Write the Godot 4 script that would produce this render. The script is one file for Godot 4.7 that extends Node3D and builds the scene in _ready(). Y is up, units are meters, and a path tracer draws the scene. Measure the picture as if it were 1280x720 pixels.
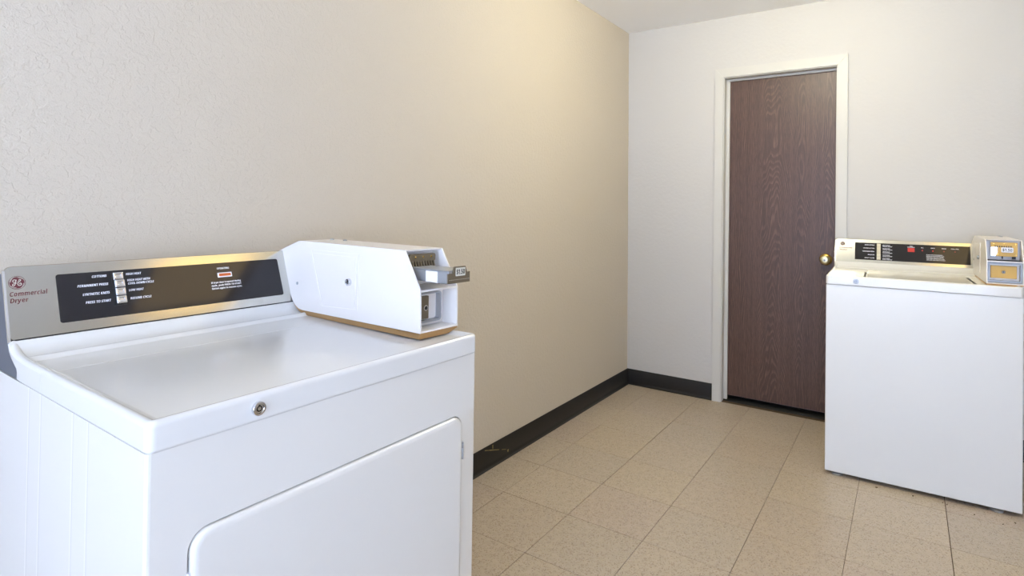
extends Node3D

const TILE := 0.3048
var M := {}
var used := {}
var rng := RandomNumberGenerator.new()
var bold: SystemFont
var plain: SystemFont

# ------------------------------------------------------------------ camera, sky, lights
func setup_view() -> void:
	var cam := Camera3D.new()
	cam.name = "camera"
	add_child(cam)
	cam.transform = Transform3D(Basis(Vector3.UP, 0.6013) * Basis(Vector3.RIGHT, 0.0094) * Basis(Vector3.BACK, 0.0144), Vector3(1.575, 1.1964, 3.7208))
	var near := 0.05
	var focal := 721.6318
	cam.set_frustum(720.0 / focal * near, Vector2(0.0, -(360.0 - 251.3855) / focal * near), near, 100.0)
	cam.current = true

	var env := Environment.new()
	env.background_mode = Environment.BG_SKY
	var sky := Sky.new()
	var sm := ProceduralSkyMaterial.new()
	sm.sky_top_color = Color(0.660, 0.729, 0.868)
	sm.sky_horizon_color = Color(0.764, 0.846, 1.0)
	sm.ground_bottom_color = Color(0.770, 0.844, 0.99)
	sm.ground_horizon_color = Color(0.770, 0.844, 0.99)
	sm.sky_energy_multiplier = 1.0
	sm.ground_energy_multiplier = 1.1
	sky.sky_material = sm
	env.sky = sky
	env.background_energy_multiplier = 14.2
	env.ambient_light_source = Environment.AMBIENT_SOURCE_DISABLED
	env.tonemap_mode = Environment.TONE_MAPPER_LINEAR
	env.tonemap_exposure = 1.1
	env.sdfgi_enabled = true
	env.ssao_enabled = true
	env.ssil_enabled = true
	var we := WorldEnvironment.new()
	we.name = "world_environment"
	we.environment = env
	add_child(we)

# ------------------------------------------------------------------ mesh helpers
func mb() -> SurfaceTool:
	var st := SurfaceTool.new()
	st.begin(Mesh.PRIMITIVE_TRIANGLES)
	return st

func tri(st: SurfaceTool, p: Array, n: Array, uv: Array = []) -> void:
	var a: Vector3 = p[0]
	var b: Vector3 = p[1]
	var c: Vector3 = p[2]
	var face := (b - a).cross(c - a)
	if face.length_squared() < 1e-18:
		return
	var order := [0, 1, 2]
	var nn: Vector3 = n[0] + n[1] + n[2]
	if face.dot(nn) > 0.0:
		order = [0, 2, 1]
	for i in order:
		st.set_normal(n[i])
		if uv.size() > 0:
			st.set_uv(uv[i])
		st.add_vertex(p[i])

func quad(st: SurfaceTool, p: Array, n: Array, uv: Array = []) -> void:
	if uv.size() > 0:
		tri(st, [p[0], p[1], p[2]], [n[0], n[1], n[2]], [uv[0], uv[1], uv[2]])
		tri(st, [p[0], p[2], p[3]], [n[0], n[2], n[3]], [uv[0], uv[2], uv[3]])
	else:
		tri(st, [p[0], p[1], p[2]], [n[0], n[1], n[2]])
		tri(st, [p[0], p[2], p[3]], [n[0], n[2], n[3]])

func fquad(st: SurfaceTool, a: Vector3, b: Vector3, c: Vector3, d: Vector3, out: Vector3, uv: Array = []) -> void:
	var n := (b - a).cross(c - a).normalized()
	if n.dot(out) < 0.0:
		n = -n
	quad(st, [a, b, c, d], [n, n, n, n], uv)

func build(st: SurfaceTool, called: String, m: Material, parent: Node) -> MeshInstance3D:
	var o := MeshInstance3D.new()
	o.mesh = st.commit()
	o.material_override = m
	o.name = called
	o.cast_shadow = GeometryInstance3D.SHADOW_CASTING_SETTING_ON
	parent.add_child(o, true)
	return o

func tag(o: Node, label: String, category: String, group: String = "", kind: String = "") -> void:
	if label != "":
		o.set_meta("label", label)
	if category != "":
		o.set_meta("category", category)
	if group != "":
		o.set_meta("group", group)
	if kind != "":
		o.set_meta("kind", kind)

func base(called: String, where: Vector3, turn: float = 0.0) -> Node3D:
	var o := Node3D.new()
	o.name = called
	add_child(o, true)
	o.position = where
	o.rotation.y = turn
	return o

# box with rounded edges
func rbox(st: SurfaceTool, lo: Vector3, hi: Vector3, r: float = 0.002, seg: int = 2) -> void:
	var c := (lo + hi) * 0.5
	var h := (hi - lo).abs() * 0.5
	r = min(r, min(h.x, min(h.y, h.z)) * 0.98)
	var inner := h - Vector3(r, r, r)
	for axis in 3:
		for sgn in [-1.0, 1.0]:
			var ua := (axis + 1) % 3
			var va := (axis + 2) % 3
			var us := []
			var vs := []
			for k in seg + 1:
				var t := tan(PI / 4.0 * (1.0 - float(k) / seg)) * r
				us.append(-inner[ua] - t)
				vs.append(-inner[va] - t)
			for k in seg + 1:
				var t := tan(PI / 4.0 * (float(k) / seg)) * r
				us.append(inner[ua] + t)
				vs.append(inner[va] + t)
			var grid := []
			for u in us:
				var row := []
				for v in vs:
					var p := Vector3()
					p[axis] = h[axis] * sgn
					p[ua] = u
					p[va] = v
					var q := Vector3(clamp(p.x, -inner.x, inner.x), clamp(p.y, -inner.y, inner.y), clamp(p.z, -inner.z, inner.z))
					var n := (p - q).normalized()
					row.append([c + q + n * r, n])
				grid.append(row)
			for i in us.size() - 1:
				for j in vs.size() - 1:
					var A = grid[i][j]
					var B = grid[i + 1][j]
					var C = grid[i + 1][j + 1]
					var D = grid[i][j + 1]
					quad(st, [A[0], B[0], C[0], D[0]], [A[1], B[1], C[1], D[1]])

func box(st: SurfaceTool, lo: Vector3, hi: Vector3) -> void:
	var v := []
	for k in 8:
		v.append(Vector3(hi.x if k & 1 else lo.x, hi.y if k & 2 else lo.y, hi.z if k & 4 else lo.z))
	fquad(st, v[0], v[2], v[6], v[4], Vector3.LEFT)
	fquad(st, v[1], v[3], v[7], v[5], Vector3.RIGHT)
	fquad(st, v[0], v[1], v[5], v[4], Vector3.DOWN)
	fquad(st, v[2], v[3], v[7], v[6], Vector3.UP)
	fquad(st, v[0], v[1], v[3], v[2], Vector3.FORWARD)
	fquad(st, v[4], v[5], v[7], v[6], Vector3.BACK)

# outline of a rounded rectangle, counter-clockwise; radii: one value
func rr(x0: float, y0: float, x1: float, y1: float, r: float, seg: int = 5) -> PackedVector2Array:
	var out := PackedVector2Array()
	r = max(r, 0.0002)
	var cs := [Vector2(x1 - r, y1 - r), Vector2(x0 + r, y1 - r), Vector2(x0 + r, y0 + r), Vector2(x1 - r, y0 + r)]
	for k in 4:
		for i in seg + 1:
			var a := PI / 2.0 * (k + float(i) / seg)
			out.append(cs[k] + Vector2(cos(a), sin(a)) * r)
	return out

# stack of loops; steps: [inset, z]. plane axes: x, y, normal z. cap at last (and at first if back)
func rslab(st: SurfaceTool, x0: float, y0: float, x1: float, y1: float, r: float, steps: Array, tf: Transform3D = Transform3D.IDENTITY, seg: int = 5, back: bool = true, cap: bool = true) -> void:
	var loops := []
	for s in steps:
		var i: float = s[0]
		var z: float = s[1]
		var l := []
		for p in rr(x0 + i, y0 + i, x1 - i, y1 - i, max(r - i, 0.001), seg):
			l.append(Vector3(p.x, p.y, z))
		loops.append(l)
	var n: int = loops[0].size()
	var dirs := []
	for k in 4:
		for i in seg + 1:
			var a := PI / 2.0 * (k + float(i) / seg)
			dirs.append(Vector3(cos(a), sin(a), 0))
	# profile normals: per segment, flat or smooth with neighbours
	var segn := []
	for k in steps.size() - 1:
		var di: float = steps[k + 1][0] - steps[k][0]
		var dz: float = steps[k + 1][1] - steps[k][1]
		segn.append(Vector2(dz, di).normalized())
	for k in steps.size() - 1:
		var na: Vector2 = segn[k]
		var nb: Vector2 = segn[k]
		if k > 0 and segn[k - 1].dot(segn[k]) > 0.6:
			na = (segn[k] + segn[k - 1]).normalized()
		if k < segn.size() - 1 and segn[k + 1].dot(segn[k]) > 0.6:
			nb = (segn[k] + segn[k + 1]).normalized()
		for i in n:
			var j := (i + 1) % n
			var A: Vector3 = loops[k][i]
			var B: Vector3 = loops[k][j]
			var C: Vector3 = loops[k + 1][j]
			var D: Vector3 = loops[k + 1][i]
			var n1: Vector3 = dirs[i] * na.x + Vector3(0, 0, na.y)
			var n2: Vector3 = dirs[j] * na.x + Vector3(0, 0, na.y)
			var n3: Vector3 = dirs[j] * nb.x + Vector3(0, 0, nb.y)
			var n4: Vector3 = dirs[i] * nb.x + Vector3(0, 0, nb.y)
			quad(st, [tf * A, tf * B, tf * C, tf * D], [tf.basis * n1, tf.basis * n2, tf.basis * n3, tf.basis * n4])
	for e in [0, 1]:
		if (e == 0 and not back) or (e == 1 and not cap):
			continue
		var l: Array = loops[0] if e == 0 else loops[loops.size() - 1]
		var nz: Vector3 = tf.basis * (Vector3(0, 0, -1) if e == 0 else Vector3(0, 0, 1))
		var c := Vector3.ZERO
		for p in l:
			c += p
		c /= n
		for i in n:
			tri(st, [tf * c, tf * l[i], tf * l[(i + 1) % n]], [nz, nz, nz])

# prism: 2D outline in (u, v), extruded from d0 to d1; map(u, v, d) -> Vector3 given by axis: "x": (d, v, u) with u = z; "z": (u, v, d); "y": (u, d, v)
func at3(axis: String, p: Vector2, d: float) -> Vector3:
	if axis == "x":
		return Vector3(d, p.y, p.x)
	if axis == "y":
		return Vector3(p.x, d, p.y)
	return Vector3(p.x, p.y, d)

func prism(st: SurfaceTool, pts: PackedVector2Array, axis: String, d0: float, d1: float, smooth_dot: float = 0.8, tf: Transform3D = Transform3D.IDENTITY) -> void:
	var n := pts.size()
	var area := 0.0
	for i in n:
		area += pts[i].cross(pts[(i + 1) % n])
	var sgn := 1.0 if area > 0.0 else -1.0
	var en := []
	for i in n:
		var e := pts[(i + 1) % n] - pts[i]
		en.append((Vector2(e.y, -e.x) * sgn).normalized())
	for i in n:
		var j := (i + 1) % n
		var a: Vector2 = en[i]
		var b: Vector2 = en[i]
		var pv: Vector2 = en[(i + n - 1) % n]
		var nx: Vector2 = en[j]
		if pv.dot(a) > smooth_dot:
			a = (a + pv).normalized()
		if nx.dot(b) > smooth_dot:
			b = (b + nx).normalized()
		var na := tf.basis * at3(axis, a, 0.0)
		var nb := tf.basis * at3(axis, b, 0.0)
		quad(st, [tf * at3(axis, pts[i], d0), tf * at3(axis, pts[j], d0), tf * at3(axis, pts[j], d1), tf * at3(axis, pts[i], d1)], [na, nb, nb, na])
	var idx := Geometry2D.triangulate_polygon(pts)
	for d in [d0, d1]:
		var nd := tf.basis * at3(axis, Vector2.ZERO, 1.0 if (d == max(d0, d1)) else -1.0)
		for k in range(0, idx.size(), 3):
			tri(st, [tf * at3(axis, pts[idx[k]], d), tf * at3(axis, pts[idx[k + 1]], d), tf * at3(axis, pts[idx[k + 2]], d)], [nd, nd, nd])

# lathe round local z: profile of (radius, z)
func lathe(st: SurfaceTool, prof: Array, tf: Transform3D, seg: int = 24) -> void:
	for k in prof.size() - 1:
		var a: Vector2 = prof[k]
		var b: Vector2 = prof[k + 1]
		var e := b - a
		if e.length() < 1e-7:
			continue
		var nn := Vector2(e.y, -e.x).normalized()
		var na := nn
		var nb := nn
		if k > 0:
			var e0: Vector2 = prof[k] - prof[k - 1]
			var n0 := Vector2(e0.y, -e0.x).normalized()
			if n0.dot(nn) > 0.75:
				na = (nn + n0).normalized()
		if k < prof.size() - 2:
			var e1: Vector2 = prof[k + 2] - prof[k + 1]
			var n1 := Vector2(e1.y, -e1.x).normalized()
			if n1.dot(nn) > 0.75:
				nb = (nn + n1).normalized()
		for i in seg:
			var t0 := TAU * i / seg
			var t1 := TAU * (i + 1) / seg
			var d0 := Vector3(cos(t0), sin(t0), 0)
			var d1 := Vector3(cos(t1), sin(t1), 0)
			quad(st, [tf * (d0 * a.x + Vector3(0, 0, a.y)), tf * (d1 * a.x + Vector3(0, 0, a.y)), tf * (d1 * b.x + Vector3(0, 0, b.y)), tf * (d0 * b.x + Vector3(0, 0, b.y))],
				[tf.basis * (d0 * na.x + Vector3(0, 0, na.y)), tf.basis * (d1 * na.x + Vector3(0, 0, na.y)), tf.basis * (d1 * nb.x + Vector3(0, 0, nb.y)), tf.basis * (d0 * nb.x + Vector3(0, 0, nb.y))])

func disc(st: SurfaceTool, r: float, depth: float, tf: Transform3D, seg: int = 20, bev: float = 0.0005) -> void:
	lathe(st, [Vector2(r, 0), Vector2(r, depth - bev), Vector2(r - bev, depth), Vector2(0, depth)], tf, seg)

# flat ribbon along 2D points, for printed strokes
func ribbon(st: SurfaceTool, pts: Array, w: float, z: float) -> void:
	for i in pts.size() - 1:
		var a: Vector2 = pts[i]
		var b: Vector2 = pts[i + 1]
		var t := (b - a).normalized()
		var n := Vector2(-t.y, t.x) * w * 0.5
		a -= t * w * 0.15
		b += t * w * 0.15
		fquad(st, Vector3(a.x + n.x, a.y + n.y, z), Vector3(b.x + n.x, b.y + n.y, z), Vector3(b.x - n.x, b.y - n.y, z), Vector3(a.x - n.x, a.y - n.y, z), Vector3.BACK)

# lettering: centre or left/right anchor, cap height h, optional fixed width
func text(parent: Node, s: String, at: Vector3, h: float, m: Material, align: int = 0, width: float = 0.0, slant: float = 0.0, called: String = "lettering") -> MeshInstance3D:
	var tm := TextMesh.new()
	tm.text = s
	tm.font = bold
	tm.font_size = 32
	tm.pixel_size = 0.01
	tm.depth = 0.02
	tm.curve_step = 4.0
	tm.horizontal_alignment = [HORIZONTAL_ALIGNMENT_LEFT, HORIZONTAL_ALIGNMENT_CENTER, HORIZONTAL_ALIGNMENT_RIGHT][align]
	tm.vertical_alignment = VERTICAL_ALIGNMENT_CENTER
	var box_ := tm.get_aabb()
	var sy := h / 0.2285
	var sx := sy
	if width > 0.0 and box_.size.x > 0.0:
		sx = width / box_.size.x
	var o := MeshInstance3D.new()
	o.mesh = tm
	o.material_override = m
	o.name = called
	parent.add_child(o, true)
	var x0: float = [box_.position.x, box_.position.x + box_.size.x * 0.5, box_.position.x + box_.size.x][align]
	o.transform = Transform3D(Basis(Vector3(sx, 0, 0), Vector3(slant * sy, sy, 0), Vector3(0, 0, 0.012)), at - Vector3(x0 * sx, 0, 0))
	return o

# ------------------------------------------------------------------ materials
func mat(key: String, c: Color, rough: float, metal: float = 0.0, spec: float = 0.5) -> StandardMaterial3D:
	var m := StandardMaterial3D.new()
	m.albedo_color = c
	m.roughness = rough
	m.metallic = metal
	m.metallic_specular = spec
	M[key] = m
	return m

func stucco_normal() -> ImageTexture:
	var n := 1024
	var a := FastNoiseLite.new()
	a.seed = 3
	a.noise_type = FastNoiseLite.TYPE_SIMPLEX_SMOOTH
	a.frequency = 0.021
	a.fractal_octaves = 3
	a.domain_warp_enabled = true
	a.domain_warp_amplitude = 26.0
	a.domain_warp_frequency = 0.02
	var b := FastNoiseLite.new()
	b.seed = 8
	b.frequency = 0.085
	b.fractal_octaves = 2
	var ia := a.get_seamless_image(n, n)
	var ib := b.get_seamless_image(n, n)
	ia.convert(Image.FORMAT_L8)
	ib.convert(Image.FORMAT_L8)
	var da := ia.get_data()
	var db := ib.get_data()
	var out := PackedByteArray()
	out.resize(n * n)
	for i in n * n:
		var va := da[i] / 255.0
		var vb := db[i] / 255.0
		var plate: float = smoothstep(0.44, 0.60, va)
		out[i] = int(clamp(130.0 * plate + 100.0 * vb + 25.0 * va, 0.0, 255.0))
	var im := Image.create_from_data(n, n, false, Image.FORMAT_L8, out)
	im.convert(Image.FORMAT_RGBA8)
	im.bump_map_to_normal_map(5.0)
	return ImageTexture.create_from_image(im)

func smooth_wall_normal() -> ImageTexture:
	var a := FastNoiseLite.new()
	a.seed = 31
	a.frequency = 0.05
	a.fractal_octaves = 3
	var im := a.get_seamless_image(512, 512)
	im.convert(Image.FORMAT_RGBA8)
	im.bump_map_to_normal_map(1.6)
	return ImageTexture.create_from_image(im)

func tile_texture() -> ImageTexture:
	var n := 768
	var im := Image.create(n, n, false, Image.FORMAT_RGB8)
	var a := FastNoiseLite.new()
	a.seed = 11
	a.frequency = 0.012
	a.fractal_octaves = 3
	var b := FastNoiseLite.new()
	b.seed = 12
	b.frequency = 0.16
	for y in n:
		for x in n:
			var v := 0.955 + 0.035 * a.get_noise_2d(x, y) + 0.05 * b.get_noise_2d(x, y)
			im.set_pixel(x, y, Color(v, v * 0.995, v * (0.985 + 0.02 * a.get_noise_2d(x + 900, y))))
	var r := RandomNumberGenerator.new()
	r.seed = 77
	for k in 3000:
		var cx := r.randf() * n
		var cy := r.randf() * n
		var ang := r.randf() * PI
		var len_ := r.randf_range(2.5, 10.0)
		var wid := r.randf_range(1.6, 4.0)
		var tone := Color(0.62, 0.56, 0.49)
		var pick := r.randf()
		if pick < 0.35:
			tone = Color(1.0, 0.99, 0.97)
		elif pick < 0.55:
			tone = Color(0.74, 0.63, 0.52)
		elif pick < 0.68:
			tone = Color(0.46, 0.42, 0.38)
		var strength := r.randf_range(0.55, 1.0)
		var dx := cos(ang)
		var dy := sin(ang)
		var rad := int(len_) + 2
		for yy in range(-rad, rad + 1):
			for xx in range(-rad, rad + 1):
				var u := xx * dx + yy * dy
				var v := -xx * dy + yy * dx
				var q: float = (u / len_) * (u / len_) + (v / wid) * (v / wid)
				if q < 1.0:
					var px := posmod(int(cx) + xx, n)
					var py := posmod(int(cy) + yy, n)
					im.set_pixel(px, py, im.get_pixel(px, py).lerp(tone, strength * (1.0 - q)))
	im.generate_mipmaps()
	return ImageTexture.create_from_image(im)

func wood_texture() -> ImageTexture:
	var w := 640
	var h := 1400
	var n1 := FastNoiseLite.new()
	n1.seed = 5
	n1.frequency = 1.0
	n1.fractal_octaves = 2
	var n2 := FastNoiseLite.new()
	n2.seed = 6
	n2.frequency = 1.0
	n2.fractal_octaves = 1
	var out := PackedByteArray()
	out.resize(w * h * 3)
	var centres := [0.08, 0.45, 0.70, 0.94]
	var widths := [0.13, 0.15, 0.10, 0.12]
	var rise := [1.0, 3.6, 2.2, 3.0]
	var base_c := Vector3(0.355, 0.262, 0.247)
	var line_c := Vector3(0.560, 0.452, 0.418)
	var dark_c := Vector3(0.255, 0.180, 0.172)
	var o := 0
	for y in h:
		var v := float(y) / h
		for x in w:
			var u := float(x) / w
			u += 0.006 * n1.get_noise_2d(u * 3.0, v * 5.0)
			var best := 9.0
			var bi := 0
			for k in 4:
				var dd: float = abs(u - centres[k]) / widths[k]
				if dd < best:
					best = dd
					bi = k
			var du: float = (u - centres[bi]) / widths[bi]
			var ring: float
			var wob := n1.get_noise_2d(u * 7.0 + 3.0 * bi, v * 3.2)
			if bi == 0:
				ring = du * 9.0 + wob * 1.6 + v * 0.8
			else:
				ring = du * du * 8.0 - v * rise[bi] * 8.0 + wob * 2.4 + 2.0 * n2.get_noise_2d(bi * 11.0, v * 4.0)
			var f: float = ring - floor(ring)
			var edge: float = smoothstep(0.0, 0.14, f) * (1.0 - smoothstep(0.26, 0.62, f))
			var pore: float = n2.get_noise_2d(u * 190.0, v * 24.0)
			var pore2: float = n2.get_noise_2d(u * 420.0 + 50.0, v * 70.0)
			var streak: float = n1.get_noise_2d(u * 22.0 + 9.0, v * 1.1)
			var lightness: float = clamp(0.60 * edge * (0.65 + 0.6 * pore) + 0.20 * streak + 0.16 * pore2 + 0.12, 0.0, 1.0)
			var darkness: float = clamp(-0.55 * pore - 0.10, 0.0, 0.7)
			var c := base_c.lerp(line_c, lightness).lerp(dark_c, darkness)
			out[o] = int(clamp(c.x * 255.0, 0, 255))
			out[o + 1] = int(clamp(c.y * 255.0, 0, 255))
			out[o + 2] = int(clamp(c.z * 255.0, 0, 255))
			o += 3
	return ImageTexture.create_from_image(Image.create_from_data(w, h, false, Image.FORMAT_RGB8, out))

func make_materials() -> void:
	mat("enamel", Color(0.852, 0.836, 0.802), 0.22)
	mat("washer_enamel", Color(0.872, 0.866, 0.845), 0.22)
	mat("lid_enamel", Color(0.845, 0.835, 0.81), 0.13)
	mat("coin_white", Color(0.895, 0.868, 0.835), 0.30)
	mat("steel", Color(0.79, 0.785, 0.755), 0.17, 1.0)
	mat("edge_steel", Color(0.90, 0.90, 0.90), 0.22, 1.0)
	mat("chrome", Color(0.86, 0.86, 0.87), 0.14, 1.0)
	mat("dull_metal", Color(0.68, 0.69, 0.70), 0.42, 0.7)
	mat("grey_metal", Color(0.56, 0.57, 0.58), 0.5, 0.5)
	mat("bronze", Color(0.52, 0.48, 0.41), 0.38, 0.8)
	mat("gold", Color(0.76, 0.60, 0.31), 0.5, 0.35)
	mat("gold_base", Color(0.70, 0.55, 0.36), 0.42, 0.5)
	mat("brass", Color(0.80, 0.66, 0.36), 0.25, 1.0)
	mat("brass_light", Color(0.88, 0.84, 0.68), 0.28, 0.9)
	mat("black_glass", Color(0.16, 0.152, 0.155), 0.07, 0.0, 0.4)
	mat("black", Color(0.05, 0.05, 0.055), 0.5)
	mat("dark_plastic", Color(0.34, 0.35, 0.38), 0.5)
	mat("maroon", Color(0.36, 0.11, 0.14), 0.5)
	mat("print_white", Color(0.90, 0.90, 0.92), 0.6)
	mat("print_cream", Color(0.80, 0.79, 0.74), 0.6)
	mat("print_black", Color(0.09, 0.09, 0.09), 0.6)
	mat("almond", Color(0.80, 0.76, 0.66), 0.35)
	mat("amber", Color(0.72, 0.33, 0.10), 0.3)
	mat("red_led", Color(0.62, 0.10, 0.07), 0.4)
	var rl: StandardMaterial3D = M["red_led"]
	rl.emission_enabled = true
	rl.emission = Color(0.9, 0.08, 0.04)
	rl.emission_energy_multiplier = 0.25
	mat("red_off", Color(0.50, 0.16, 0.12), 0.4)
	mat("vinyl_base", Color(0.085, 0.08, 0.08), 0.38)
	mat("scuff", Color(0.62, 0.56, 0.36), 0.7)
	mat("trim_paint", Color(0.768, 0.752, 0.715), 0.45)
	mat("joint", Color(0.33, 0.26, 0.19), 0.8)
	mat("ceiling_paint", Color(0.95, 0.948, 0.945), 0.9)
	mat("white_plastic", Color(0.85, 0.85, 0.86), 0.4)
	mat("aluminium", Color(0.70, 0.70, 0.71), 0.4, 0.8)
	mat("concrete", Color(0.66, 0.65, 0.63), 0.9)
	var sn := stucco_normal()
	var wl := mat("wall_beige", Color(0.756, 0.711, 0.640), 0.72)
	wl.normal_enabled = true
	wl.normal_texture = sn
	wl.normal_scale = 0.46
	wl.uv1_triplanar = true
	wl.uv1_world_triplanar = true
	wl.uv1_scale = Vector3(2.1, 2.1, 2.1)
	var wb := mat("wall_white", Color(0.755, 0.738, 0.712), 0.6)
	wb.normal_enabled = true
	wb.normal_texture = smooth_wall_normal()
	wb.normal_scale = 0.25
	wb.uv1_triplanar = true
	wb.uv1_world_triplanar = true
	wb.uv1_scale = Vector3(1.3, 1.3, 1.3)
	var wt := wood_texture()
	var wd := mat("wood", Color(0.82, 0.775, 0.68), 0.42)
	wd.albedo_texture = wt
	var tt := tile_texture()
	var tones := [Color(0.720, 0.664, 0.590), Color(0.715, 0.657, 0.585), Color(0.725, 0.667, 0.585), Color(0.712, 0.659, 0.590), Color(0.717, 0.657, 0.592), Color(0.728, 0.672, 0.597)]
	for k in tones.size():
		var t := mat("tile%d" % k, tones[k], 0.36)
		t.albedo_texture = tt
	var g := mat("glass", Color(0.9, 0.95, 0.95, 0.06), 0.02)
	g.transparency = BaseMaterial3D.TRANSPARENCY_ALPHA

# ------------------------------------------------------------------ room
const RX := 3.0      # right wall
const FZ := 6.6      # front wall
const CH := 2.40

func wall_quad_box(st: SurfaceTool, lo: Vector3, hi: Vector3) -> void:
	box(st, lo, hi)

func make_room() -> void:
	# floor: dark bed under the tiles, tiles one by one
	var st := mb()
	box(st, Vector3(-0.15, -0.12, -0.20), Vector3(RX + 0.1, -0.003, FZ + 0.1))
	var fl := build(st, "floor", M["joint"], self)
	tag(fl, "cream speckled square vinyl tiles with thin brown joints", "", "", "structure")
	var xs := [0.0]
	var x := 0.185
	while x < RX - 0.001:
		xs.append(x)
		x += TILE
	xs.append(RX)
	var zs := [0.0]
	var z := 0.8104 - 2.0 * TILE
	while z < FZ - 0.001:
		zs.append(z)
		z += TILE
	zs.append(FZ)
	var r := RandomNumberGenerator.new()
	r.seed = 21
	var cache := {}
	for i in xs.size() - 1:
		for j in zs.size() - 1:
			var gl := 0.0008 if i > 0 else 0.0
			var gr := 0.0008
			if i == 6:
				gl = 0.0014
			if i == 5:
				gr = 0.0014
			var gz := 0.0008
			var w: float = xs[i + 1] - xs[i] - gl - gr
			var d: float = zs[j + 1] - zs[j] - gz * 2.0
			var vr := r.randi() % 8
			var key := "%d_%d_%d" % [int(w * 20000), int(d * 20000), vr]
			if not cache.has(key):
				cache[key] = tile_mesh(w, d, vr)
			var o := MeshInstance3D.new()
			o.mesh = cache[key]
			o.material_override = M["tile%d" % (r.randi() % 6)]
			o.name = "tile"
			fl.add_child(o, true)
			var lift := 0.0 if (i * 7 + j * 3) % 5 else -0.0004
			o.position = Vector3(xs[i] + gl + w * 0.5, lift, zs[j] + gz + d * 0.5)

	# ceiling
	st = mb()
	box(st, Vector3(-0.15, CH, -0.20), Vector3(RX + 0.1, CH + 0.12, FZ + 0.1))
	tag(build(st, "ceiling", M["ceiling_paint"], self), "plain off white ceiling", "", "", "structure")

	# left wall: leans outwards by two centimetres at the top, as the corner does
	st = mb()
	prism(st, PackedVector2Array([Vector2(0.0, -0.003), Vector2(-0.020, CH + 0.01), Vector2(-0.14, CH + 0.01), Vector2(-0.14, -0.003)]), "z", -0.14, FZ + 0.1)
	tag(build(st, "wall_left", M["wall_beige"], self), "beige wall with rough knockdown plaster texture", "", "", "structure")

	# back wall with the door opening
	st = mb()
	box(st, Vector3(-0.025, 0, -0.14), Vector3(0.600, CH, 0.0))
	box(st, Vector3(1.264, 0, -0.14), Vector3(RX + 0.1, CH, 0.0))
	box(st, Vector3(0.600, 2.046, -0.14), Vector3(1.264, CH, 0.0))
	box(st, Vector3(-0.14, 0, -0.20), Vector3(RX + 0.1, CH, -0.14))
	tag(build(st, "wall_back", M["wall_white"], self), "smooth off white wall around the brown door", "", "", "structure")

	# right wall, outside the frame, with a side window
	var vz0 := 4.0
	var vz1 := 5.6
	var vy0 := 0.85
	var vy1 := 2.15
	st = mb()
	box(st, Vector3(RX, 0, -0.20), Vector3(RX + 0.1, CH, vz0))
	box(st, Vector3(RX, 0, vz1), Vector3(RX + 0.1, CH, FZ + 0.1))
	box(st, Vector3(RX, 0, vz0), Vector3(RX + 0.1, vy0, vz1))
	box(st, Vector3(RX, vy1, vz0), Vector3(RX + 0.1, CH, vz1))
	tag(build(st, "wall_right", M["wall_white"], self), "off white side wall with a window", "", "", "structure")
	var side := base("window_2", Vector3(RX + 0.05, 0, 0))
	tag(side, "aluminium framed side window with two panes", "", "", "structure")
	for b in [[vz0, vz0 + 0.05], [4.775, 4.825], [vz1 - 0.05, vz1]]:
		st = mb()
		rbox(st, Vector3(-0.03, vy0, b[0]), Vector3(0.03, vy1, b[1]), 0.003)
		build(st, "mullion", M["aluminium"], side)
	for b in [[vz0 + 0.05, 4.775], [4.825, vz1 - 0.05]]:
		for yy in [[vy0, vy0 + 0.05], [vy1 - 0.05, vy1]]:
			st = mb()
			rbox(st, Vector3(-0.03, yy[0], b[0]), Vector3(0.03, yy[1], b[1]), 0.003)
			build(st, "rail", M["aluminium"], side)
		st = mb()
		box(st, Vector3(-0.003, vy0 + 0.05, b[0]), Vector3(0.003, vy1 - 0.05, b[1]))
		build(st, "pane", M["glass"], side)

	# front wall, behind the camera: a wide shop window that lets the daylight in
	var wx0 := 0.75
	var wx1 := 2.85
	var wy0 := 0.12
	var wy1 := 2.28
	st = mb()
	box(st, Vector3(-0.02, 0, FZ), Vector3(wx0, CH, FZ + 0.1))
	box(st, Vector3(wx1, 0, FZ), Vector3(RX, CH, FZ + 0.1))
	box(st, Vector3(wx0, 0, FZ), Vector3(wx1, wy0, FZ + 0.1))
	box(st, Vector3(wx0, wy1, FZ), Vector3(wx1, CH, FZ + 0.1))
	tag(build(st, "wall_front", M["wall_white"], self), "off white wall with a wide window", "", "", "structure")
	var win := base("window_1", Vector3(0, 0, FZ + 0.05))
	tag(win, "wide aluminium framed window", "", "", "structure")
	var bars := [[wx0, wx0 + 0.05], [1.55, 1.60], [2.20, 2.25], [wx1 - 0.05, wx1]]
	for b in bars:
		st = mb()
		rbox(st, Vector3(b[0], wy0, -0.03), Vector3(b[1], wy1, 0.03), 0.003)
		build(st, "mullion", M["aluminium"], win)
	for yy in [[wy0, wy0 + 0.05], [wy1 - 0.05, wy1]]:
		for k in 3:
			st = mb()
			rbox(st, Vector3(bars[k][1], yy[0], -0.03), Vector3(bars[k + 1][0], yy[1], 0.03), 0.003)
			build(st, "rail", M["aluminium"], win)
	for k in 3:
		st = mb()
		box(st, Vector3(bars[k][1], wy0 + 0.05, -0.003), Vector3(bars[k + 1][0], wy1 - 0.05, 0.003))
		build(st, "pane", M["glass"], win)

	make_baseboards()
	make_door()
	make_ceiling_lamp()
	make_ceiling_panel()

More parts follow.
